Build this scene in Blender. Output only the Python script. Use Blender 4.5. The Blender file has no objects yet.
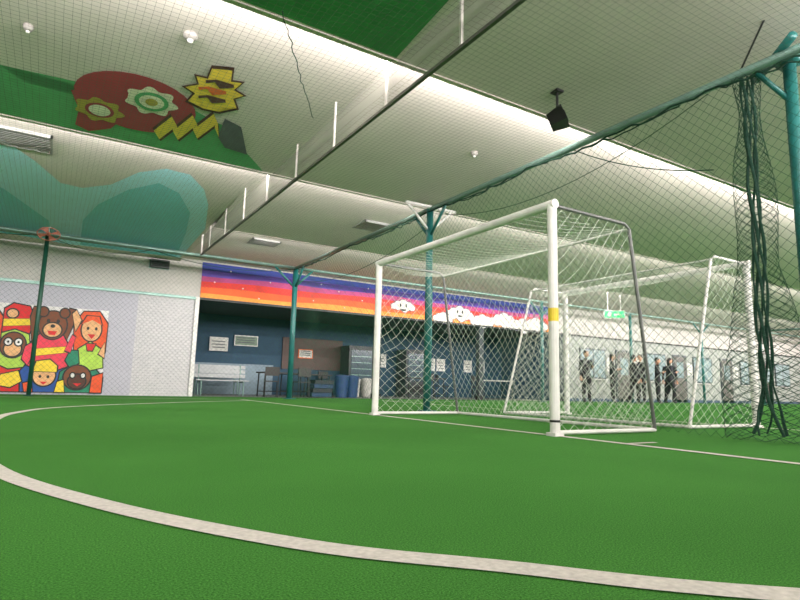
import bpy, bmesh, math, random
from mathutils import Vector, Matrix, noise
random.seed(4)
SC=bpy.context.scene
SC.view_settings.view_transform='Standard'
# ---------------------------------------------------------------- helpers
def lin(c):
    return tuple(((v/255)/12.92 if v/255<=.04045 else ((v/255+.055)/1.055)**2.4) for v in c)
MATS={}
def mat(name,col,rough=.6,metal=0,var=.12,nscale=6,bump=0,emit=0,alpha=1):
    if name in MATS: return MATS[name]
    m=bpy.data.materials.new(name); m.use_nodes=True; nt=m.node_tree; b=nt.nodes['Principled BSDF']
    c=lin(col)
    tc=nt.nodes.new('ShaderNodeTexCoord'); n=nt.nodes.new('ShaderNodeTexNoise'); n.inputs['Scale'].default_value=nscale; n.inputs['Detail'].default_value=4
    nt.links.new(tc.outputs['Object'],n.inputs['Vector'])
    r=nt.nodes.new('ShaderNodeValToRGB')
    r.color_ramp.elements[0].position=.3; r.color_ramp.elements[1].position=.7
    r.color_ramp.elements[0].color=(*[v*(1-var) for v in c],1); r.color_ramp.elements[1].color=(*[min(1,v*(1+var)) for v in c],1)
    nt.links.new(n.outputs['Fac'],r.inputs['Fac']); nt.links.new(r.outputs['Color'],b.inputs['Base Color'])
    b.inputs['Roughness'].default_value=rough; b.inputs['Metallic'].default_value=metal
    if bump:
        bp=nt.nodes.new('ShaderNodeBump'); bp.inputs['Strength'].default_value=bump; bp.inputs['Distance'].default_value=.02
        nt.links.new(n.outputs['Fac'],bp.inputs['Height']); nt.links.new(bp.outputs['Normal'],b.inputs['Normal'])
    if emit:
        b.inputs['Emission Color'].default_value=(*c,1); b.inputs['Emission Strength'].default_value=emit
    if alpha<1: b.inputs['Alpha'].default_value=alpha
    MATS[name]=m; return m
class MB:
    def __init__(s): s.v=[]; s.f=[]; s.m=[]; s.mats=[]
    def mi(s,m):
        if m not in s.mats: s.mats.append(m)
        return s.mats.index(m)
    def add(s,vs,fs,m):
        k=len(s.v); s.v+= [tuple(v) for v in vs]; i=s.mi(m)
        for f in fs: s.f.append([k+a for a in f]); s.m.append(i)
    def box(s,a,b,m):
        x0,y0,z0=a; x1,y1,z1=b
        s.add([(x0,y0,z0),(x1,y0,z0),(x1,y1,z0),(x0,y1,z0),(x0,y0,z1),(x1,y0,z1),(x1,y1,z1),(x0,y1,z1)],
              [(3,2,1,0),(4,5,6,7),(0,1,5,4),(1,2,6,5),(2,3,7,6),(3,0,4,7)],m)
    def tube(s,pts,r,m,n=8,cap=True):
        pts=[Vector(p) for p in pts]; R=r if isinstance(r,(list,tuple)) else [r]*len(pts)
        vs=[]; fs=[]
        for i,p in enumerate(pts):
            d=(pts[min(i+1,len(pts)-1)]-pts[max(i-1,0)]).normalized()
            up=Vector((0,0,1)) if abs(d.z)<.9 else Vector((1,0,0))
            a=d.cross(up).normalized(); b=a.cross(d)
            for k in range(n):
                t=2*math.pi*(k+.5)/n; vs.append(p+a*math.cos(t)*R[i]+b*math.sin(t)*R[i])
        for i in range(len(pts)-1):
            for k in range(n):
                fs.append((i*n+k,i*n+(k+1)%n,(i+1)*n+(k+1)%n,(i+1)*n+k))
        if cap: fs.append(tuple(range(n))[::-1]); fs.append(tuple((len(pts)-1)*n+k for k in range(n)))
        s.add(vs,fs,m)
    def ball(s,c,r,m,nu=14,nv=9,rot=None):
        if not isinstance(r,(list,tuple)): r=(r,r,r)
        vs=[];fs=[]
        for j in range(nv+1):
            ph=math.pi*j/nv
            for i in range(nu):
                t=2*math.pi*i/nu; p=Vector((r[0]*math.sin(ph)*math.cos(t),r[1]*math.sin(ph)*math.sin(t),r[2]*math.cos(ph)))
                if rot: p=rot@p
                vs.append(Vector(c)+p)
        for j in range(nv):
            for i in range(nu): fs.append((j*nu+i,(j+1)*nu+i,(j+1)*nu+(i+1)%nu,j*nu+(i+1)%nu))
        s.add(vs,fs,m)
    def obj(s,name,smooth=False,parent=None,bevel=0):
        me=bpy.data.meshes.new(name); me.from_pydata(s.v,[],s.f)
        for m in s.mats: me.materials.append(m)
        me.polygons.foreach_set('material_index',s.m)
        if smooth: me.polygons.foreach_set('use_smooth',[True]*len(s.f))
        me.update(); o=bpy.data.objects.new(name,me); SC.collection.objects.link(o)
        if parent: o.parent=parent
        if bevel:
            b=o.modifiers.new('bevel','BEVEL'); b.width=bevel; b.segments=2; b.limit_method='ANGLE'
        return o
# ---------------------------------------------------------------- materials
white=mat('white_paint',(218,216,212),.45)
galv=mat('galvanised_pipe',(120,150,140),.35,.4)
teal=mat('teal_paint',(28,98,94),.4)
dgreen=mat('dark_green_paint',(18,70,52),.5)
black=mat('black',(14,14,15),.5)
ceilm=mat('ceiling_plaster',(208,199,192),.8,var=.05,nscale=1.5,bump=.1)
YW=15.6; XL,XR,YB=-8.0,36.0,-6.7
# ---------------------------------------------------------------- floor (turf)
def turf():
    m=bpy.data.materials.new('artificial_turf'); m.use_nodes=True; nt=m.node_tree; b=nt.nodes['Principled BSDF']
    tc=nt.nodes.new('ShaderNodeTexCoord')
    n1=nt.nodes.new('ShaderNodeTexNoise'); n1.inputs['Scale'].default_value=200; n1.inputs['Detail'].default_value=7; n1.inputs['Roughness'].default_value=.65
    n2=nt.nodes.new('ShaderNodeTexNoise'); n2.inputs['Scale'].default_value=.9; n2.inputs['Detail'].default_value=5
    for n in(n1,n2): nt.links.new(tc.outputs['Object'],n.inputs['Vector'])
    r=nt.nodes.new('ShaderNodeValToRGB'); r.color_ramp.elements[0].position=.34; r.color_ramp.elements[1].position=.68
    r.color_ramp.elements[0].color=(*lin((32,88,32)),1); r.color_ramp.elements[1].color=(*lin((88,152,66)),1)
    nt.links.new(n1.outputs['Fac'],r.inputs['Fac'])
    mx=nt.nodes.new('ShaderNodeMix'); mx.data_type='RGBA'; mx.blend_type='MULTIPLY'; mx.inputs[0].default_value=.6
    r2=nt.nodes.new('ShaderNodeValToRGB'); r2.color_ramp.elements[0].position=.35; r2.color_ramp.elements[1].position=.65
    r2.color_ramp.elements[0].color=(.78,.83,.8,1); r2.color_ramp.elements[1].color=(1,1,1,1)
    nt.links.new(n2.outputs['Fac'],r2.inputs['Fac'])
    nt.links.new(r.outputs['Color'],mx.inputs[6]); nt.links.new(r2.outputs['Color'],mx.inputs[7]); nt.links.new(mx.outputs[2],b.inputs['Base Color'])
    bp=nt.nodes.new('ShaderNodeBump'); bp.inputs['Strength'].default_value=.45; bp.inputs['Distance'].default_value=.007
    nt.links.new(n1.outputs['Fac'],bp.inputs['Height']); nt.links.new(bp.outputs['Normal'],b.inputs['Normal'])
    b.inputs['Roughness'].default_value=.95; b.inputs['Specular IOR Level'].default_value=.1
    return m
B=MB(); B.box((XL,YB,-.1),(XR,YW,0),turf()); B.box((3.2,YW,-.1),(17,19.2,0),mat('grey_floor',(105,105,100),.5)); B.obj('floor')
# painted lines
linem=mat('line_paint',(200,194,188),.8,var=.14,nscale=60,bump=.2)
def catmull(P,n=10):
    out=[]
    P=[P[0]]+P+[P[-1]]
    for i in range(1,len(P)-2):
        p0,p1,p2,p3=[Vector(q) for q in P[i-1:i+3]]
        for k in range(n):
            t=k/n; out.append(.5*((2*p1)+(p2-p0)*t+(2*p0-5*p1+4*p2-p3)*t*t+(3*p1-p0-3*p2+p3)*t**3))
    out.append(Vector(P[-1])); return out
def ribbon(B,pts,w,z,m):
    vs=[]
    for i,p in enumerate(pts):
        d=(pts[min(i+1,len(pts)-1)]-pts[max(i-1,0)]).normalized(); n=Vector((-d.y,d.x))*w/2
        vs+= [(p.x+n.x,p.y+n.y,z),(p.x-n.x,p.y-n.y,z)]
    B.add(vs,[(2*i,2*i+1,2*i+3,2*i+2) for i in range(len(pts)-1)],m)
B=MB()
arc=[(3.86,-.9),(2.4,-.15),(1.34,.62),(.92,1.04),(.58,1.41),(.19,2.11),(-.15,3.05),(-.34,4.3),(-.38,5.6),(-.36,6.9),(-.25,7.7),(.05,8.75),(.72,9.75),(1.73,10.8),(2.7,11.7),(3.86,12.6)]
ribbon(B,catmull([Vector(p) for p in arc]),.09,.004,linem)
ribbon(B,[Vector((3.88,-5)),Vector((3.88,13.4))],.08,.005,linem)
ribbon(B,[Vector((3.9,2.95)),Vector((4.25,2.95))],.05,.005,linem)
ribbon(B,[Vector((-7,13.4)),Vector((3.9,13.4))],.06,.005,linem)
ribbon(B,[Vector((7.7,-5)),Vector((7.7,13.4))],.08,.005,linem)
ribbon(B,[Vector((7.7,13.4)),Vector((30,13.4))],.08,.005,linem)
B.obj('pitch_line_markings')
# ---------------------------------------------------------------- ceiling
EL=[YB,-2.95,.8,4.55,8.3,YW]; ER=[YB,-2.95,.8,4.55,8.3,12.05,YW]; XC=2.66
def cz(y,E):
    for a,b in zip(E[:-1],E[1:]):
        if a<=y<=b+1e-6:
            t=(y-a)/(b-a); return 3.60+.26*(1-t**1.7) if b-a<5 else 3.50+.36*(1-t**1.15)
    return 3.6
B=MB()
for E,x0,x1 in((EL,XL,XC),(ER,XC,XR)):
    for a,b in zip(E[:-1],E[1:]):
        N=20; vs=[]
        for k in range(N+1):
            y=a+(b-a)*k/N; z=cz(min(max(y,a+1e-4),b-1e-4),E); vs+=[(x0,y,z),(x1,y,z)]
        B.add(vs,[(2*k,2*k+2,2*k+3,2*k+1) for k in range(N)],ceilm)
        if b<YW-1: B.box((x0,b-.03,3.59),(x1,b+.03,4.0),ceilm)
B.box((XL,YB,4.0),(XR,YW+.2,4.1),ceilm)
B.obj('ceiling',smooth=False)
for y,x0,x1 in [(e,XL,XR) for e in EL[:-1]]+[(12.05,XC+.05,XR)]:
    L=bpy.data.lights.new('cove_tube','AREA'); L.shape='RECTANGLE'; L.size=x1-x0-.3; L.size_y=.07
    L.energy=1120*(x1-x0)/44; L.color=(1,.93,.925)
    o=bpy.data.objects.new('cove_light',L); SC.collection.objects.link(o); o.location=((x0+x1)/2,y+.06,3.69); o.rotation_euler=(math.radians(91),0,0)
# murals on ceiling: tessellated polygons following the vault
def ceil_poly(B,pts,m,off,E):
    bm=bmesh.new(); bm.faces.new([bm.verts.new((p[0],p[1],0)) for p in pts]); bmesh.ops.triangulate(bm,faces=bm.faces[:])
    ys=[p[1] for p in pts]; y=math.floor(min(ys)/.2)*.2
    while y<max(ys):
        bmesh.ops.bisect_plane(bm,geom=bm.verts[:]+bm.edges[:]+bm.faces[:],plane_co=(0,y,0),plane_no=(0,1,0)); y+=.2
    bm.verts.index_update()
    B.add([(v.co.x,v.co.y,cz(v.co.y,E)-.004-off) for v in bm.verts],[[v.index for v in f.verts] for f in bm.faces],m); bm.free()
def ell(cx,cy,rx,ry,n=28,rot=0,wob=0,k=6):
    out=[]
    if wob: n=60
    for i in range(n):
        t=2*math.pi*i/n; r=1+wob*math.cos(k*t); x=rx*r*math.cos(t); y=ry*r*math.sin(t)
        out.append((cx+x*math.cos(rot)-y*math.sin(rot),cy+x*math.sin(rot)+y*math.cos(rot)))
    return out
mg=mat('mural_green',(86,170,112),.7,var=.08); mdg=mat('mural_dark_green',(46,132,66),.7,var=.08)
mmar=mat('mural_maroon',(168,56,66),.7,var=.06); mol=mat('mural_olive',(180,160,64),.7); mcr=mat('mural_cream',(232,226,206),.7)
myel=mat('mural_yellow',(244,206,70),.7); mor=mat('mural_orange',(225,106,42),.7); mbr=mat('mural_brown',(84,50,40),.7); mgy=mat('mural_slate',(84,90,98),.7)
mbl=mat('mural_blue',(172,228,246),.7,var=.04); mtl=mat('mural_teal',(112,204,220),.7,var=.04)
B=MB()
ceil_poly(B,[(-7.9,4.7),(-4,5.6),(-1.6,6.6),(-.77,7.16),(-.46,7.5),(-.04,7.75),(.2,7.4),(1.1,7.0),(1.75,7.3),(2.1,7.8),(2.5,8.25),(-2,8.25),(-7.9,8.25)],mg,0,EL)
ceil_poly(B,[(.9,4.5),(.9,3.2),(.2,1.9),(1.0,.9),(2.62,.9),(2.62,4.5)],mdg,0,EL)
DY=.25
def S(P,dx=0,dy=DY): return [(p[0]+dx,p[1]+dy) for p in P]
ceil_poly(B,S(ell(.6,7.0,.68,.64,rot=.3)),mmar,.004,EL)
ceil_poly(B,S([(-.1,7.2),(.0,7.6),(-.02,8.0),(.14,8.1),(.38,7.9),(.5,7.55),(.8,7.5),(.6,7.0)],0,.1),mmar,.005,EL)
ceil_poly(B,S(ell(.22,7.35,.25,.26,wob=.13,k=7)),mol,.008,EL); ceil_poly(B,S(ell(.22,7.35,.16,.17)),mmar,.010,EL); ceil_poly(B,S(ell(.22,7.35,.12,.13)),mcr,.012,EL)
ceil_poly(B,S(ell(.74,6.85,.27,.29,wob=.13,k=7)),mcr,.008,EL); ceil_poly(B,S(ell(.74,6.85,.19,.21)),mg,.012,EL); ceil_poly(B,S(ell(.74,6.85,.14,.15)),mcr,.014,EL); ceil_poly(B,S(ell(.74,6.85,.07,.08)),mol,.016,EL)
X0=-.03
# spiky star (flat painted burst) and its lettering strokes
bur=[]
for i in range(20):
    t=2*math.pi*i/20+.15; q=(1.0 if i%2 else .66)*(1+.08*math.sin(3*t)); bur.append((q*math.cos(t),q*math.sin(t)))
ceil_poly(B,S([(1.38+.36*p[0],6.25+.54*p[1]) for p in bur],X0),mbr,.006,EL)
ceil_poly(B,S([(1.38+.32*p[0],6.25+.48*p[1]) for p in bur],X0),myel,.010,EL)
for dx,dy,mm in((0,-.2,mbr),(-.04,-.02,mor),(.0,.16,mbr)):
    ceil_poly(B,S([(1.22+dx,6.27+dy),(1.32+dx,6.20+dy),(1.4+dx,6.3+dy),(1.52+dx,6.2+dy),(1.54+dx,6.26+dy),(1.4+dx,6.36+dy),(1.32+dx,6.26+dy),(1.24+dx,6.33+dy)],X0),mm,.014,EL)
# zig-zag ribbon: constant width lightning built from points along a path
zc=[(.92,7.78),(1.06,7.32),(1.14,7.68),(1.28,7.16),(1.36,7.52),(1.5,7.0),(1.6,7.34)]
def zig(w):
    up=[(p[0]-w*.5,p[1]-w) for p in zc]; dn=[(p[0]+w*.5,p[1]+w) for p in zc]
    return up,dn
for w,mm,o in((.15,mbr,.006),(.10,myel,.010)):
    up,dn=zig(w)
    for i in range(len(zc)-1): ceil_poly(B,S([up[i],up[i+1],dn[i+1],dn[i]],0,.1),mm,o+.0004*i,EL)
ceil_poly(B,S([(1.62,6.85),(1.86,6.95),(2.15,7.65),(1.82,7.6),(1.66,7.35)],-.02,.2),mgy,.008,EL)
ceil_poly(B,[(-7.9,8.8),(-3,9.0),(-.92,9.7),(-.5,10.4),(-.14,11.2),(.2,11.25),(.61,10.82),(.95,10.0),(1.31,9.6),(1.7,9.65),(2.05,10.2),(2.3,10.95),(2.6,12.5),(2.6,15.2),(0,15.3),(-1.2,15.0),(-7.9,15)],mbl,0,EL)
ceil_poly(B,[(.35,15.2),(.3,13.2),(.5,12),(.9,10.9),(1.31,10.3),(1.7,10.6),(2.1,11.6),(2.3,13),(2.5,15.2)],mtl,.004,EL)
ceil_poly(B,[(-7.9,10.8),(-2,11.2),(-1.0,12.0),(-.3,13.6),(-.2,15.1),(-7.9,14.8)],mtl,.004,EL)
B.obj('ceiling_mural')
# ---------------------------------------------------------------- walls
lil=mat('lilac_panel',(176,174,184),.6,var=.03); wallw=mat('white_wall',(188,184,178),.7,var=.04); farw=mat('far_wall_paint',(156,160,154),.7,var=.06)
def brickm():
    m=bpy.data.materials.new('painted_block'); m.use_nodes=True; nt=m.node_tree; b=nt.nodes['Principled BSDF']
    tc=nt.nodes.new('ShaderNodeTexCoord'); mp=nt.nodes.new('ShaderNodeMapping'); mp.inputs['Rotation'].default_value=(math.radians(90),0,0)
    br=nt.nodes.new('ShaderNodeTexBrick'); br.inputs['Scale'].default_value=4; br.inputs['Mortar Size'].default_value=.012
    br.inputs['Color1'].default_value=(*lin((198,195,196)),1); br.inputs['Color2'].default_value=(*lin((188,186,188)),1); br.inputs['Mortar'].default_value=(*lin((150,150,152)),1)
    nt.links.new(tc.outputs['Object'],mp.inputs['Vector']); nt.links.new(mp.outputs['Vector'],br.inputs['Vector']); nt.links.new(br.outputs['Color'],b.inputs['Base Color']); b.inputs['Roughness'].default_value=.6
    return m
brk=brickm()
B=MB()
B.box((XL,YW,0),(1.76,YW+.2,2.58),lil); B.box((1.76,YW,0),(3.2,YW+.2,2.58),brk)
B.box((XL,YW,2.58),(3.2,YW+.2,4.0),wallw)
B.box((3.2,YW,2.58),(XR,YW+.2,4.0),wallw)
B.box((17,YW,0),(XR,YW+.2,2.58),farw)
B.obj('wall_back')
B=MB(); B.box((XL-.2,YB,-.1),(XL,YW+.2,4.0),wallw); B.obj('wall_left')
B=MB(); B.box((XR,YB,-.1),(XR+.2,YW+.2,4.0),wallw); B.obj('wall_right')
B=MB(); B.box((XL-.2,YB-.2,-.1),(XR+.2,YB,4.0),wallw); B.obj('wall_front')
B=MB(); B.box((XL,YW-.04,2.53),(3.2,YW,2.6),galv); B.box((3.14,YW-.05,0),(3.24,YW,2.6),white); B.box((3.2,YW-.03,2.54),(XR,YW,2.6),black); B.obj('trim_1')
# recess
navy=mat('navy_wall',(30,66,88),.7); brn=mat('brown_panel',(80,60,54),.6); dark=mat('dark_ceiling',(40,42,44),.8)
B=MB(); B.box((3.0,19.2,0),(17.2,19.4,2.8),navy); B.box((3.0,YW+.2,0),(3.2,19.2,2.8),navy); B.box((17,YW+.2,0),(17.2,19.2,2.8),navy); B.box((3.0,YW+.2,2.6),(17.2,19.4,2.8),dark)
B.box((3.2,19.15,0),(6.6,19.2,1.0),mat('pale_blue_dado',(120,140,150),.6)); B.box((6.9,19.14,.9),(9.2,19.2,2.0),brn); B.obj('wall_recess')
for x in (8.75,12.9,16.9):
    B=MB(); B.box((x-.1,YW+.02,0),(x+.1,YW+.2,2.6),mat('recess_pillar_paint',(50,58,62),.6)); B.box((x-.13,YW,0),(x+.13,YW+.2,.15),black); B.obj('support_pillar')
L=bpy.data.lights.new('recess_tube','AREA'); L.shape='RECTANGLE'; L.size=12; L.size_y=.1; L.energy=40; L.color=(1,.95,.88)
o=bpy.data.objects.new('recess_light',L); SC.collection.objects.link(o); o.location=(10,17.2,2.55)
# rainbow fascia: bands swell and dip like painted waves
B=MB(); cols=[(40,56,140),(92,66,164),(176,64,120),(212,52,44),(226,92,40),(238,150,60)]
ZT=3.56; HH=.955
edges=[0,.17,.35,.50,.68,.87,1.0]
for i,c in enumerate(cols):
    N=80; vs=[]
    m=mat('rainbow_band_%d'%i,c,.7,var=.15,nscale=3)
    for k in range(N+1):
        x=3.25+13.0*k/N
        def ez(q): return ZT-HH*(edges[q]+(0 if q in(0,6) else .022*math.sin(x*1.7+q)+.03*math.sin(x*.6)))
        vs+=[(x,YW-.012,ez(i+1)),(x,YW-.012,ez(i))]
    B.add(vs,[(2*k,2*k+2,2*k+3,2*k+1) for k in range(N)],m)
cl=mat('cloud_white',(220,218,208),.7,var=.03); clo=mat('cloud_outline',(90,84,110),.7)
def flat(B,pts,y,m): B.add([(p[0],y,p[1]) for p in pts],[tuple(range(len(pts)))],m)
def cloud(x,z,s):
    for m,g,y in((clo,.02,YW-.016),(cl,0,YW-.020)):
        for dx,dz,r in((0,0,.3),(.34,-.03,.24),(-.34,-.04,.24),(.6,-.1,.16),(-.6,-.1,.16),(0.1,-.12,.26)):
            flat(B,ell(x+dx*s,z+dz*s,r*s+g,r*s+g,20),y-random.random()*.0005,m)
for x,z,s in((9.6,3.0,.6),(11.9,2.95,.8),(12.9,2.78,.7),(13.9,2.88,.85),(14.8,2.76,.8),(15.5,2.85,.8),(11.2,2.75,.55)): cloud(x,z,s)
for x in(9.6,11.9):
    for dx in(-.1,.12): flat(B,ell(x+dx,2.99,.035,.06,12),YW-.024,black)
    flat(B,[(x-.12,2.87),(x+.14,2.87),(x+.08,2.81),(x-.06,2.81)],YW-.024,black)
for k in range(22):
    x=3.6+k*.4; flat(B,ell(x+.1*math.sin(k*3),3.05+.35*math.sin(k*1.7),.02,.02,8),YW-.015,cl)
B.obj('rainbow_fascia_mural')
# ---- cartoon wall mural (flat painting on wall)
def A(px,py): return (-.97+.0196*px,.04+.0230*(393-py))
B=MB(); LAY=[0]
def art(pts,m,out=True):
    LAY[0]+=1; y=YW-.012-LAY[0]*.0005
    P=[A(*p) for p in pts]
    if out:
        c=Vector((sum(p[0] for p in P)/len(P),sum(p[1] for p in P)/len(P)))
        Q=[]
        for p in P:
            d=(Vector(p)-c); Q.append(tuple(c+d*(1+.032/max(d.length,.03))))
        flat(B,Q,y+.0003,black)
    flat(B,P,y,m)
red=mat('mural_red',(210,40,44),.7); blu=mat('mural_royal',(42,84,158),.7); yel=mat('mural_sun',(235,205,60),.7); tan=mat('mural_tan',(222,170,120),.7); hair=mat('mural_ginger',(222,84,42),.7); pk=mat('mural_pink',(226,66,86),.7); brn2=mat('mural_bear',(120,68,44),.7); lime=mat('mural_lime',(170,205,80),.7); grn=mat('mural_grass',(40,130,100),.7)
flat(B,[A(-120,306),A(107,306),A(107,392),A(-120,392)],YW-.01,white)
for ox in (0,-108):
    def a2(pts,m,out=True): art([(p[0]+ox,p[1]) for p in pts],m,out)
    a2([(0,392),(0,362),(12,356),(26,362),(32,392)],red)
    a2([(24,392),(22,372),(34,358),(62,360),(70,372),(72,392)],blu)
    a2([(60,392),(62,372),(78,362),(96,366),(107,376),(107,392)],grn)
    a2([(0,340),(0,312),(8,306),(24,308),(30,320),(26,336),(12,340)],red); a2([(0,322),(28,320),(31,326),(0,329)],yel)
    a2([(0,366),(0,336),(12,332),(26,336),(30,356),(24,368),(10,370)],lime)
    a2(ell(12,347,12,12),brn2); a2(ell(12,351,8,7),tan); a2(ell(7,344,3.2,3.2),white); a2(ell(17,344,3.2,3.2),white); a2(ell(7,344,1.2,1.2),black,False); a2(ell(17,344,1.2,1.2),black,False)
    a2(ell(8,316,5,4),tan); a2([(4,376),(20,372),(24,382),(14,388),(2,386)],yel)
    a2([(30,346),(26,318),(28,308),(35,308),(38,318),(42,336)],brn2); a2([(58,336),(62,316),(64,307),(71,308),(70,322),(64,342)],brn2)
    a2([(28,366),(29,344),(38,334),(60,334),(68,346),(68,366),(48,374)],pk)
    a2(ell(49,325,14,14),brn2); a2(ell(49,330,9,7),tan); a2(ell(44,321,1.8,2.2),black,False); a2(ell(54,321,1.8,2.2),black,False); a2([(44,331),(54,331),(52,335),(46,335)],red,False); a2(ell(49,326,2.5,1.8),black,False)
    a2(ell(38,312,4.5,4.5),brn2); a2(ell(60,312,4.5,4.5),brn2)
    a2([(32,350),(66,346),(67,352),(33,357)],yel); a2(ell(46,376,11,10),tan); a2([(34,372),(37,362),(50,360),(58,366),(58,372)],yel); a2(ell(42,377,1.5,1.5),black,False); a2(ell(50,377,1.5,1.5),black,False); a2([(42,382),(50,382),(46,385)],red,False)
    a2([(74,352),(71,322),(80,309),(97,308),(107,320),(107,350),(98,358),(82,358)],hair)
    a2(ell(90,327,10.5,12),tan); a2([(79,322),(84,313),(97,313),(101,322),(90,317)],hair); a2(ell(86,326,1.5,1.8),black,False); a2(ell(95,326,1.5,1.8),black,False); a2([(86,332),(95,332),(91,337)],red,False)
    a2([(76,366),(78,348),(90,340),(104,348),(106,366),(90,370)],lime); a2([(86,342),(96,342),(93,349),(88,349)],red); a2([(73,330),(68,312),(72,308),(78,318)],tan)
    a2([(66,360),(70,350),(78,350),(80,362),(72,368)],grn)
    a2(ell(80,377,14,12),brn2); a2(ell(80,381,9,7),mbr); a2(ell(75,375,2,2.2),white); a2(ell(86,375,2,2.2),white); a2([(76,383),(85,383),(81,386)],red,False)
    a2([(95,392),(96,376),(107,372),(107,392)],hair); a2([(22,360),(24,348),(30,344),(32,356),(28,366)],pk)
    a2([(58,392),(60,382),(66,380),(68,392)],yel); a2([(28,392),(26,384),(34,382),(36,392)],hair)
    a2([(64,350),(70,334),(74,336),(70,352)],pk); a2([(100,352),(106,340),(107,356)],tan)
B.obj('cartoon_wall_mural')
# ---------------------------------------------------------------- smoke curtain (hanging glazed screen)
glz=bpy.data.materials.new('curtain_film'); glz.use_nodes=True; nt=glz.node_tree; nt.nodes.clear()
o_=nt.nodes.new('ShaderNodeOutputMaterial'); mx=nt.nodes.new('ShaderNodeMixShader'); tr=nt.nodes.new('ShaderNodeBsdfTransparent'); df=nt.nodes.new('ShaderNodeBsdfDiffuse')
nz=nt.nodes.new('ShaderNodeTexNoise'); nz.inputs['Scale'].default_value=3; mr=nt.nodes.new('ShaderNodeMapRange'); mr.inputs['To Min'].default_value=.3; mr.inputs['To Max'].default_value=.42
df.inputs['Color'].default_value=(*lin((150,148,140)),1)
nt.links.new(nz.outputs['Fac'],mr.inputs['Value']); nt.links.new(mr.outputs['Result'],mx.inputs['Fac']); nt.links.new(tr.outputs[0],mx.inputs[1]); nt.links.new(df.outputs[0],mx.inputs[2]); nt.links.new(mx.outputs[0],o_.inputs['Surface'])
YE=13.0
B=MB(); B.add([(XC,-4,3.2),(XC,YE,3.2),(XC,YE,3.62),(XC,-4,3.62)],[(0,1,2,3)],glz)
rail=mat('curtain_rail',(80,80,72),.5); mull=mat('curtain_mullion',(186,182,174),.5)
B.box((XC-.018,-4,3.18),(XC+.018,YE,3.21),rail)
y=-4.0
while y<YE: B.box((XC-.012,y-.012,3.2),(XC+.012,y+.012,3.8),mull); y+=1.25
B.box((XC-.018,YE-.03,3.2),(XC+.018,YE,3.7),mull)
B.obj('hanging_smoke_curtain')
# ---------------------------------------------------------------- net frame
ZB=3.46
B=MB()
def pipe(a,b,r,m,n=10): B.tube([a,b],r,m,n)
def post(x,y,r,m,top=ZB):
    pipe((x,y,0),(x,y,top),r,m,12); B.box((x-r*1.9,y-r*1.9,0),(x+r*1.9,y+r*1.9,.02),m)
XN=5.4; YN=14.3
post(-.3,YN,.045,dgreen); post(-5.2,YN,.045,dgreen)
post(XN,YN,.07,teal); post(XN,7.95,.06,teal); post(5.64,2.36,.055,teal,3.55)
pipe((XL+.05,YN,ZB),(XN,YN,ZB),.045,galv); pipe((XL+.05,YN+.2,ZB),(XN,YN+.2,ZB),.022,galv)
pipe((XN,-5,ZB),(XN,YN,ZB),.045,galv)
for dy in(-.5,.5):
    pipe((XN,7.95,ZB-.5),(XN,7.95+dy,ZB),.025,teal)
for dx in(-.45,.45): pipe((XN,7.95,ZB-.4),(XN+dx,7.95,ZB+.02),.022,white)
pipe((XN-.5,7.95,ZB+.05),(XN+.55,7.95,ZB+.05),.028,white)
pipe((XN,YN,ZB-.55),(XN,YN-.6,ZB),.03,teal); pipe((XN,YN,ZB-.55),(XN-.6,YN,ZB),.03,teal); pipe((XN,YN,ZB-.5),(XN+.5,YN,ZB),.03,teal)
pipe((5.25,2.15,3.52),(5.75,2.7,3.52),.04,teal); pipe((5.64,2.36,3.1),(5.4,2.6,3.5),.025,teal); B.box((5.54,2.27,3.48),(5.74,2.46,3.58),teal)
for x in(9.8,14.5,19.3,24.1,29.0): post(x,YN,.055,teal)
for x in(14.5,24.1):
    pipe((x,YN,ZB-.5),(x+.6,YN,ZB),.03,teal); pipe((x,YN,ZB-.5),(x-.6,YN,ZB),.03,teal)
pipe((XN,YN,ZB),(XR-.05,YN,ZB),.04,galv)
pipe((29,YN,ZB),(29,-5,ZB),.05,galv); post(29,8,.06,teal)
B.obj('net_support_frame',smooth=True)
# ---------------------------------------------------------------- nets
def net(B,P,ns,nt_,r,m,diamond=True,n=3):
    V={}
    def g(i,j):
        if (i,j) not in V: V[(i,j)]=Vector(P(i/ns,j/nt_))
        return V[(i,j)]
    E=[]
    for i in range(ns+1):
        for j in range(nt_+1):
            if diamond:
                if (i+j)%2: continue
                if i<ns and j<nt_: E.append(((i,j),(i+1,j+1)))
                if i<ns and j>0: E.append(((i,j),(i+1,j-1)))
            else:
                if i<ns: E.append(((i,j),(i+1,j)))
                if j<nt_: E.append(((i,j),(i,j+1)))
    k=len(B.v); mi=B.mi(m)
    for a,b in E:
        p=g(*a); q=g(*b); d=q-p
        if d.length<1e-5: continue
        d.normalize(); up=Vector((0,0,1)) if abs(d.z)<.9 else Vector((1,0,0)); u=d.cross(up).normalized(); w=u.cross(d)
        for c in(p,q):
            for t in(0,2.094,4.189): B.v.append(tuple(c+(u*math.cos(t)+w*math.sin(t))*r))
        for e in((0,1,4,3),(1,2,5,4),(2,0,3,5)): B.f.append([k+x for x in e]); B.m.append(mi)
        k+=6
ng=mat('green_net_cord',(26,78,56),.7); ngr=mat('grey_net_cord',(84,88,78),.8); nw=mat('white_net_cord',(204,210,198),.7)
B=MB()
def curtainP(x0,y0,x1,y1,z0=0.02,z1=ZB):
    dn=Vector((y1-y0,x0-x1,0)).normalized()
    def P(s,t):
        x=x0+(x1-x0)*s; y=y0+(y1-y0)*s; z=z0+(z1-z0)*t
        e=math.sin(math.pi*t); n=noise.noise(Vector((x*.7,y*.7,z*.5)))
        return Vector((x,y,z))+dn*(.14*n*e)+Vector((0,0,-.03*abs(math.sin(s*18))))
    return P
net(B,curtainP(XN,1.2,XN,YN),240,66,.0021,ng)
net(B,curtainP(XL+.1,YN,XN,YN),240,62,.0018,ng)
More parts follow.
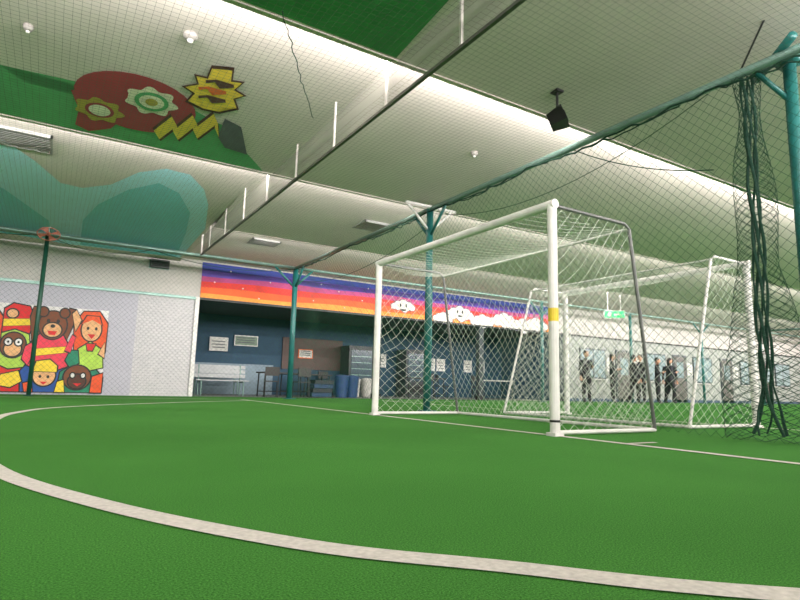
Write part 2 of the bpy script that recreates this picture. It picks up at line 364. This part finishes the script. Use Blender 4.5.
net(B,curtainP(XN,YN,29,YN),190,30,.003,ng)
B.obj('green_court_netting')
B=MB()
def roofP(x0,y0,x1,y1):
    def P(s,t):
        x=x0+(x1-x0)*s; y=y0+(y1-y0)*t
        return (x,y,ZB-.02-.05*abs(math.sin(math.pi*s))*abs(math.sin(math.pi*t))+.02*noise.noise(Vector((x,y,0))))
    return P
net(B,roofP(-5,.5,XC-.06,YN),120,220,.0012,ngr,False)
net(B,roofP(XC+.06,.5,XN,YN),44,220,.0012,ngr,False)
B.obj('roof_netting')
# ropes, swags, gathered net
B=MB()
def rope(a,b,sag,r,m,n=14,w=0):
    a=Vector(a);b=Vector(b); pts=[]
    for i in range(n+1):
        t=i/n; p=a.lerp(b,t); p.z-=sag*4*t*(1-t)
        if w and 0<i<n: p+=Vector((random.uniform(-w,w),random.uniform(-w,w),random.uniform(-w,w)))
        pts.append(p)
    B.tube(pts,r,m,5)
gat=mat('gathered_net',(24,62,48),.9,bump=.5,nscale=40)
for y0,y1 in((1.4,3.0),(3.0,5.4),(5.4,7.95),(7.95,11),(11,YN)):
    rope((XN-.05,y0,ZB-.05),(XN-.05,y1,ZB-.05),.05,.012,gat,20,.02); rope((XN+.05,y0,ZB+.03),(XN+.05,y1,ZB),.08,.009,gat,20,.025)
for x0,x1 in((-7,-.3),(-.3,1.8),(1.8,XN)): rope((x0,YN-.05,ZB-.03),(x1,YN-.05,ZB-.03),.22,.008,gat)
rope((XN,4.8,ZB),(5.42,3.0,2.6),.1,.006,gat); rope((XN,3.0,3.4),(XN,7.8,3.35),.4,.005,gat); rope((XN,7.9,3.2),(XN,14.2,3.1),.35,.006,gat)
rope((XN,2.7,3.45),(5.2,2.2,4.0),0,.01,black)
rope((1.35,4.2,3.43),(2.3,5.8,3.41),.03,.005,gat,24,.012)
B.obj('net_rope')
B=MB()
for k in range(5):
    pts=[];rr=[]
    for i in range(34):
        t=i/33; z=3.42*(1-t)+.06; ang=k*1.3+t*8; R=.025+.03*abs(math.sin(t*13+k))+(.1*max(0,t-.88)/.12)
        pts.append((5.46+R*math.cos(ang),2.66+R*math.sin(ang),z)); rr.append(.007+.008*abs(math.sin(t*11+k*2)))
    B.tube(pts,rr,gat,6)
net(B,lambda s,t:(5.46+(.07+.22*(1-t)**2+.05*abs(math.sin(t*9)))*math.cos(s*6.28)+.03*math.sin(t*20+s*9),2.66+(.07+.3*(1-t)**2+.07*abs(math.sin(t*7)))*math.sin(s*6.28),.02+3.4*t),22,90,.0026,gat)
B.obj('gathered_net_bundle')
# ---------------------------------------------------------------- goals
yel_t=mat('yellow_label',(220,190,50),.5)
def goal(x0,y0,y1,H,dt,db,sg,label=False):
    B=MB(); r=.045
    for y in(y0,y1):
        B.tube([(x0,y,0),(x0,y,H-.045)],r,white,14); B.box((x0-.055,y-.055,0),(x0+.055,y+.055,.03),white)
    B.tube([(x0,y0-.045,H-.045),(x0,y1+.045,H-.045)],r,white,14)
    xt=x0+sg*dt; xb=x0+sg*db
    steel=mat('goal_back_tube',(104,106,104),.4,.3)
    for y in(y0,y1):
        B.tube([(x0,y,H-.05),(xt-.08*sg,y,H-.05),(xt,y,H-.1),(xb,y,.03)],.019,steel if sg>0 else white,8)
        B.tube([(x0,y,.03),(xb,y,.03)],.02,white,8)
    B.tube([(xb,y0,.03),(xb,y1,.03)],.02,white,8); B.tube([(xt,y0,H-.1),(xt,y1,H-.1)],.016,white,8)
    if label: B.tube([(x0,y0,1.02),(x0,y0,1.14)],.047,yel_t,14); B.tube([(x0,y0,.12),(x0,y0,.14)],.047,black,14)
    def W(x,y,z,e): 
        n=noise.noise_vector(Vector((x*1.3,y*1.3,z*1.3))); return Vector((x,y,z))+Vector((n.x*.16*e-sg*.06*e,n.y*.12*e,n.z*.12*e-.05*e))
    def e2(s,t): return min(1,4*s*(1-s)+.15)*math.sin(math.pi*min(max(t,0),1)) 
    ny=int((y1-y0)/.062); nz=int(H/.072)
    net(B,lambda s,t:W(xb+(xt-xb)*t,y0+(y1-y0)*s,.03+(H-.13)*t,e2(s,t)),ny,nz,.0024,nw)
    for y in(y0,y1):
        net(B,lambda s,t:W(x0+sg*(db+(dt-db)*t)*s,y,.03+(H-.1)*t,e2(s,t)),17,nz,.0024,nw)
    net(B,lambda s,t:W(x0+(xt-x0)*t,y0+(y1-y0)*s,H-.05-.05*t-.07*math.sin(math.pi*t)*(1-.0),e2(s,t)*.5),ny,13,.0024,nw)
    return B.obj('soccer_goal',smooth=False)
goal(3.88,3.68,6.97,2.17,1.12,1.42,1,True)
goal(7.68,3.9,7.0,2.15,.82,1.43,-1)
# ---------------------------------------------------------------- ceiling fittings
fit=mat('fitting_plastic',(150,146,140),.5)
def detector(x,y,r=.07,E=EL):
    z=cz(y,E); B=MB(); B.tube([(x,y,z+.01),(x,y,z-.03),(x,y,z-.06)],[r,r,r*.6],fit,20); B.ball((x,y,z-.06),r*.45,white); B.obj('smoke_detector',smooth=True)
detector(-.5,6.3,.045); detector(.88,5.62,.07); detector(.95,8.75,.06); detector(4.97,6.2,.05,ER); detector(6.6,9.8,.06,ER)
def vent(x,y,w,d,E):
    z=cz(y,E)-.0; B=MB(); g=mat('vent_grey',(140,142,138),.5)
    B.box((x-w/2,y-d/2,z-.03),(x+w/2,y-d/2+.03,z+.02),g);B.box((x-w/2,y+d/2-.03,z-.03),(x+w/2,y+d/2,z+.02),g)
    B.box((x-w/2,y-d/2,z-.03),(x-w/2+.03,y+d/2,z+.02),g);B.box((x+w/2-.03,y-d/2,z-.03),(x+w/2,y+d/2,z+.02),g)
    B.box((x-w/2,y-d/2,z-.012),(x+w/2,y+d/2,z-.008),mat('vent_dark',(90,90,86),.6))
    n=int(d/.07)
    for i in range(n): yy=y-d/2+.05+i*.07; B.box((x-w/2+.03,yy,z-.028),(x+w/2-.03,yy+.03,z-.018),g)
    B.obj('ceiling_air_vent')
vent(-.65,9.6,.75,.7,EL); vent(5.6,10.4,.7,.6,ER); vent(4.2,13.4,.7,.5,ER)
B=MB(); B.box((1.95,YW-.16,3.25),(2.4,YW-.02,3.45),mat('unit_grey',(60,62,62),.5)); B.box((1.93,YW-.02,3.23),(2.42,YW,3.47),galv)
for k in range(4): B.box((1.98,YW-.17,3.28+k*.04),(2.37,YW-.16,3.295+k*.04),black)
B.obj('wall_heater_unit')
# speaker
B=MB(); cx,cy,czz=4.46,4.13,3.32
R=Matrix.Rotation(.6,3,'Z')@Matrix.Rotation(-.35,3,'X')
vs=[R@Vector(p)+Vector((cx,cy,czz)) for p in((-.12,-.09,-.09),(.12,-.09,-.09),(.08,.09,-.07),(-.08,.09,-.07),(-.12,-.09,.09),(.12,-.09,.09),(.08,.09,.07),(-.08,.09,.07))]
B.add(vs,[(3,2,1,0),(4,5,6,7),(0,1,5,4),(1,2,6,5),(2,3,7,6),(3,0,4,7)],black)
B.tube([R@Vector((0,-.092,0))+Vector((cx,cy,czz)),R@Vector((0,-.1,0))+Vector((cx,cy,czz))],.07,mat('speaker_cone',(45,45,47),.6),18)
B.tube([(cx,cy,czz+.05),(cx,cy,cz(cy,ER)+.01)],.015,black); B.box((cx-.05,cy-.05,cz(cy,ER)-.02),(cx+.05,cy+.05,cz(cy,ER)+.01),black)
B.obj('ceiling_speaker')
# orange fan by the post
B=MB(); org=mat('fan_orange',(190,110,90),.5); fx,fy,fz=-.28,YN-.25,3.42
for k in range(4):
    t=k*math.pi/2+.4; B.add([(fx,fy,fz),(fx+.2*math.cos(t-.3),fy-.02,fz+.13*math.sin(t-.3)),(fx+.22*math.cos(t+.4),fy+.03,fz+.13*math.sin(t+.4))],[(0,1,2)],org)
B.tube([(fx+.21*math.cos(i*math.pi/12),fy,fz+.14*math.sin(i*math.pi/12)) for i in range(25)],.01,org,6,False)
B.ball((fx,fy,fz),.045,org); B.tube([(fx,fy,fz),(fx,fy,cz(fy,EL)+.01)],.015,galv); B.obj('orange_ceiling_fan')
# exit sign
B=MB(); ex=mat('exit_green',(30,180,100),.5,emit=1.0,var=.03); xx=15.8;yy=12.3
R=Matrix.Rotation(-.75,3,'Z')
def rb(a,b,m):
    k=len(B.v); B.box(a,b,m)
    for i in range(k,len(B.v)): B.v[i]=tuple(R@Vector(B.v[i])+Vector((xx,yy,0)))
rb((-.33,-.04,2.8),(.33,.04,3.06),white); rb((-.31,-.05,2.82),(.31,-.04,3.04),ex)
rb((-.2,-.055,2.86),(-.1,-.05,3.0),cl); rb((-.02,-.055,2.9),(.18,-.05,2.95),cl)
for d in(-.2,.2): rb((d-.01,-.01,3.06),(d+.01,.01,cz(yy,ER)-.01),white)
B.obj('exit_sign')
# ---------------------------------------------------------------- recess contents
def poster(name,x,z,w,h,y,c,fr=None):
    B=MB(); fr=fr or white
    B.box((x-w/2,y-.03,z-h/2),(x+w/2,y-.001,z+h/2),fr); B.box((x-w/2+.03,y-.034,z-h/2+.03),(x+w/2-.03,y-.03,z+h/2-.03),c)
    for k in range(3): B.box((x-w/2+.08,y-.036,z-h/2+.1+k*h*.22),(x+w/2-.1,y-.034,z-h/2+.1+k*h*.22+.03),mat('print_grey',(90,95,100),.6))
    B.obj(name)
pap=mat('paper',(214,214,205),.7)
poster('notice_poster',4.7,1.62,.6,.45,19.15,pap); poster('notice_poster',5.6,1.78,.8,.35,19.15,mat('poster_photo',(120,140,120),.6)); poster('framed_notice',7.75,1.45,.55,.32,19.14,pap,mor)
poster('notice_poster',10.8,1.35,.6,.5,19.2,pap)
for i,x in enumerate((12.6,13.2,13.7,15.1,15.8)): poster('notice_poster',x,1.3,.42,.5,19.2,pap)
def table(name,x,y,w,d,h,top,leg):
    B=MB(); B.box((x-w/2,y-d/2,h-.04),(x+w/2,y+d/2,h),top)
    for sx in(-1,1):
        for sy in(-1,1): B.tube([(x+sx*(w/2-.06),y+sy*(d/2-.05),0),(x+sx*(w/2-.08),y+sy*(d/2-.05),h-.03)],.02,leg)
        B.tube([(x+sx*(w/2-.07),y-d/2+.05,.15),(x+sx*(w/2-.07),y+d/2-.05,.15)],.014,leg)
    B.tube([(x-w/2+.07,y,.15),(x+w/2-.07,y,.15)],.014,leg); B.obj(name)
dt=mat('dark_laminate',(46,42,40),.5); lt=mat('pale_laminate',(180,180,172),.5)
table('folding_table',6.1,16.7,1.5,.7,.72,dt,black); table('folding_table',7.3,17.9,1.6,.7,.72,dt,black); table('folding_table',11.2,16.8,1.6,.7,.72,dt,black); table('folding_table',14.6,17,1.6,.7,.72,lt,black)
def chair(x,y,ang,c):
    B=MB(); R=Matrix.Rotation(ang,3,'Z'); T=lambda p:tuple(R@Vector(p)+Vector((x,y,0)))
    k=len(B.v); B.box((-.2,-.2,.43),(.2,.2,.46),c); B.box((-.2,.18,.6),(.2,.21,.85),c)
    for i in range(k,len(B.v)): B.v[i]=T(B.v[i])
    for sx in(-.18,.18): B.tube([T((sx,-.18,0)),T((sx,-.17,.43))],.013,black,6); B.tube([T((sx,.2,0)),T((sx,.18,.43)),T((sx,.2,.85))],.013,black,6)
    B.obj('stacking_chair')
for x,y,an in((5.5,16.05,2.9),(6.4,16.0,3.2),(7.2,17.1,1.4),(8.4,18.7,.2),(10.9,16.1,3.0),(12.35,17.2,1.2),(13.4,16.4,.6)): chair(x,y,an,dt)
# stacked sports mats / equipment
B=MB()
for k in range(4): B.box((6.9+.03*k,16.35,.02+.13*k),(7.55+.02*k,16.75,.13+.13*k),mat('mat_blue_%d'%(k%2),((30,60,92),(40,44,50))[k%2],.7))
B.obj('stacked_gym_mats')
def bench(x,y,w):
    B=MB(); bl=mat('bench_slat',(176,180,180),.5)
    for k in range(3): B.box((x-w/2,y-.2+k*.14,.42),(x+w/2,y-.08+k*.14,.45),bl)
    for k in range(3): B.box((x-w/2,y+.22+k*.015,.52+k*.13),(x+w/2,y+.245+k*.015,.62+k*.13),bl)
    for sx in(-1,1):
        xx=x+sx*(w/2-.15); B.tube([(xx,y-.18,0),(xx,y-.16,.42)],.02,galv); B.tube([(xx,y+.2,0),(xx,y+.26,.9)],.02,galv); B.tube([(xx,y-.18,.4),(xx,y+.22,.4)],.02,galv)
    B.obj('slatted_bench')
bench(4.3,16.9,1.5); bench(4.5,18.4,1.6)
def bin_(x,y,c,s=1):
    B=MB(); B.tube([(x,y,0),(x,y,.02),(x,y,.62*s)],[.17,.18,.22],c,18); B.tube([(x,y,.62*s),(x,y,.66*s)],.235,c,18); B.ball((x,y,.66*s),(.21,.21,.06),c); B.obj('waste_bin',smooth=False)
bin_(7.95,16.5,mat('bin_blue',(36,66,110),.4),1.0); bin_(8.42,16.7,mat('bin_blue',(36,66,110),.4),1.0); bin_(8.95,17.6,lt,.9); bin_(9.5,17.7,lt,.9)
def vending(x,y):
    B=MB(); B.box((x-.5,y-.35,0),(x+.5,y+.35,1.8),mat('cabinet_dark',(40,44,50),.4)); B.box((x-.42,y-.37,.6),(x+.42,y-.35,1.65),mat('cabinet_glass',(66,80,90),.15))
    for k in range(4): B.box((x-.4,y-.375,.75+k*.22),(x+.4,y-.37,.77+k*.22),galv)
    B.box((x-.3,y-.37,.2),(x+.3,y-.35,.4),black); B.obj('drinks_cabinet')
vending(9.6,18.7); vending(12.0,18.7)
# ---------------------------------------------------------------- far right wall: doors, windows, notices
gls=mat('window_glass',(140,158,160),.15); frm=mat('window_frame',(66,74,78),.4); drm=mat('door_grey',(98,94,90),.5)
n=0
for x in (18.6,22.6,26.2,30.2,33.6):
    n+=1; B=MB(); B.box((x-.75,YW-.05,.9),(x+.75,YW-.001,2.1),frm)
    for s in(-1,1): B.box((x+s*.37-.33,YW-.055,.96),(x+s*.37+.33,YW-.05,2.04),gls)
    B.box((x-.8,YW-.1,.86),(x+.8,YW-.001,.9),white); B.obj('window_%d'%n)
n=0
for x in(20.5,24.4,28.2,32.0):
    n+=1; B=MB(); B.box((x-.5,YW-.05,0),(x+.5,YW-.001,2.12),frm); B.box((x-.43,YW-.06,.02),(x+.43,YW-.05,2.05),drm); B.box((x-.25,YW-.065,1.1),(x+.25,YW-.06,1.8),gls); B.ball((x+.35,YW-.09,1.0),.035,galv); B.obj('door_%d'%n)
for x,z in((19.65,1.5),(21.4,1.6),(25.2,1.5),(23.65,1.4),(29.05,1.5),(31.25,1.5)): poster('notice_poster',x,z,.4,.55,YW,pap)
B=MB(); B.box((17,YW-.06,0),(XR,YW-.0,.12),mat('skirting_blue',(70,90,110),.5)); B.obj('baseboard_back')
# ---------------------------------------------------------------- people
def person(x,y,ang,sc,top,bot,hairc,pose):
    root=bpy.data.objects.new('person',None); SC.collection.objects.link(root); root.location=(x,y,0); root.rotation_euler=(0,0,ang); root.scale=(sc,)*3
    J=[((0,0,.95),.135),((0,.01,1.12),.125),((0,.0,1.32),.15),((0,.01,1.46),.07),((0,0,1.54),.05)]
    E=[(0,1),(1,2),(2,3),(3,4)]
    hands=[]
    for s in(-1,1):
        ar=pose['arms'][0 if s<0 else 1]
        sh=Vector((s*.185,0,1.40)); el=sh+Vector((s*ar[0][0],ar[0][1],ar[0][2])); wr=el+Vector((s*ar[1][0],ar[1][1],ar[1][2])); d=(wr-el).normalized(); hd=wr+d*.09
        k=len(J); J+=[(tuple(sh),.07),(tuple(el),.052),(tuple(wr),.034),(tuple(hd),.034)]; E+=[(2,k),(k,k+1),(k+1,k+2),(k+2,k+3)]; hands.append((hd,d,s))
        lg=pose['legs'][0 if s<0 else 1]
        k=len(J); J+=[((s*.095,0,.88),.105),((s*(.1+lg[0]),lg[1],.49),.075),((s*(.11+lg[2]),lg[3],.09),.05),((s*(.12+lg[2]),lg[3]-.14,.045),.038)]; E+=[(0,k),(k,k+1),(k+1,k+2),(k+2,k+3)]
    me=bpy.data.meshes.new('body'); me.from_pydata([j[0] for j in J],E,[]); ob=bpy.data.objects.new('body_src',me); SC.collection.objects.link(ob)
    sk=ob.modifiers.new('s','SKIN'); sk.use_smooth_shade=True
    for i,j in enumerate(J): me.skin_vertices[0].data[i].radius=(j[1],j[1]*(.78 if i<3 else 1)); me.skin_vertices[0].data[i].use_root=(i==0)
    ob.modifiers.new('ss','SUBSURF').levels=1
    dg=bpy.context.evaluated_depsgraph_get(); m2=bpy.data.meshes.new_from_object(ob.evaluated_get(dg)); bpy.data.objects.remove(ob)
    skin=mat('skin',(196,148,120),.6,var=.04); shoe=mat('shoe',(60,60,62),.6)
    m2.materials.clear()
    for mm in(top,bot,skin,shoe): m2.materials.append(mm)
    hv=[h[0] for h in hands]
    for p in m2.polygons:
        c=p.center; i=0 if c.z>.93 else 1
        if c.z<.11: i=3
        if c.z>1.49: i=2
        if min((c-h).length for h in hv)<.1: i=2
        p.material_index=i; p.use_smooth=True
    b=bpy.data.objects.new('body',m2); SC.collection.objects.link(b); b.parent=root
    B=MB(); hc=Vector((0,-.02,1.645))
    B.ball(hc,(.078,.095,.115),skin,16,12); B.ball(hc+Vector((0,-.095,-.01)),(.014,.022,.02),skin,8,6)
    for s in(-1,1): B.ball(hc+Vector((s*.03,-.085,.015)),.011,black,8,6); B.ball(hc+Vector((s*.08,.005,-.005)),(.012,.02,.03),skin,8,6)
    B.ball(hc+Vector((0,-.088,-.05)),(.024,.01,.006),mat('lip',(150,80,75),.5),8,6)
    for hd,d,s in hands:
        up=Vector((0,-1,0)) if abs(d.z)>.6 else Vector((0,0,1)); side=d.cross(up).normalized()
        for q,(o,l) in enumerate(((-.027,.062),(-.009,.075),(.009,.07),(.026,.055))):
            p0=hd+side*o; B.tube([p0,p0+d*l*.55,p0+d*l*.85+up*.02],[.010,.009,.007],skin,6)
        p0=hd-d*.05+side*-.03; B.tube([p0,p0-side*.025+d*.02,p0-side*.03+d*.05],[.011,.010,.008],skin,6)
    B.obj('head_and_hands',smooth=True,parent=root)
    B=MB(); B.ball(hc+Vector((0,.018,.03)),(.088,.098,.105),hairc,16,10)
    if pose.get('long'): B.ball(hc+Vector((0,.06,-.08)),(.08,.05,.15),hairc,12,8)
    B.obj('hair',smooth=True,parent=root)
navyc=mat('dark_jacket',(20,22,26),.8); gr=mat('charcoal_trousers',(22,22,26),.8); blk=mat('black_hair',(18,15,14),.5); lb=mat('grey_jacket',(34,36,42),.8)
down=((.04,.02,-.27),(.02,-.06,-.24)); bent=((.05,.03,-.26),(-.10,-.2,.05)); up_=((.05,-.05,-.25),(-.06,-.12,.2))
st=((0,0,0,0),(0,0,0,0)); wk=((0,-.12,.0,-.05),(0,.02,0,.2)); wd=((.04,0,.06,0),(.04,0,.06,0))
person(15.9,13.6,-.3,1.02,navyc,gr,blk,dict(arms=(down,bent),legs=st))
person(17.4,13.7,.6,1.0,navyc,gr,blk,dict(arms=(bent,bent),legs=wd,long=True))
person(17.95,13.2,1.4,.98,lb,gr,blk,dict(arms=(down,up_),legs=wk))
person(19.0,13.7,-1.2,1.03,navyc,gr,blk,dict(arms=(down,down),legs=st))
person(19.45,13.3,.5,.97,navyc,gr,blk,dict(arms=(bent,down),legs=wd))
person(20.5,13.5,.9,1.0,lb,navyc,blk,dict(arms=(bent,down),legs=wk,long=True))
person(21.1,13.9,-.9,1.02,navyc,gr,blk,dict(arms=(down,down),legs=wd))
# ---------------------------------------------------------------- world + camera
w=bpy.data.worlds.new('world'); SC.world=w; w.use_nodes=True; w.node_tree.nodes['Background'].inputs[0].default_value=(.8,.85,.9,1); w.node_tree.nodes['Background'].inputs[1].default_value=.3
a=math.radians(31.3); th=math.radians(8.6); ro=math.radians(1.5); f=570.0
F=Vector((math.sin(a)*math.cos(th),math.cos(a)*math.cos(th),math.sin(th)))
R0=Vector((math.cos(a),-math.sin(a),0)); U0=R0.cross(F)
Rc=R0*math.cos(ro)+U0*math.sin(ro); Uc=-R0*math.sin(ro)+U0*math.cos(ro)
cam=bpy.data.cameras.new('camera'); co=bpy.data.objects.new('camera',cam); SC.collection.objects.link(co)
m=Matrix((Rc,Uc,-F)).transposed().to_4x4(); m.translation=Vector((0,0,.4)); co.matrix_world=m
cam.sensor_width=36; cam.lens=f/800*36; SC.camera=co
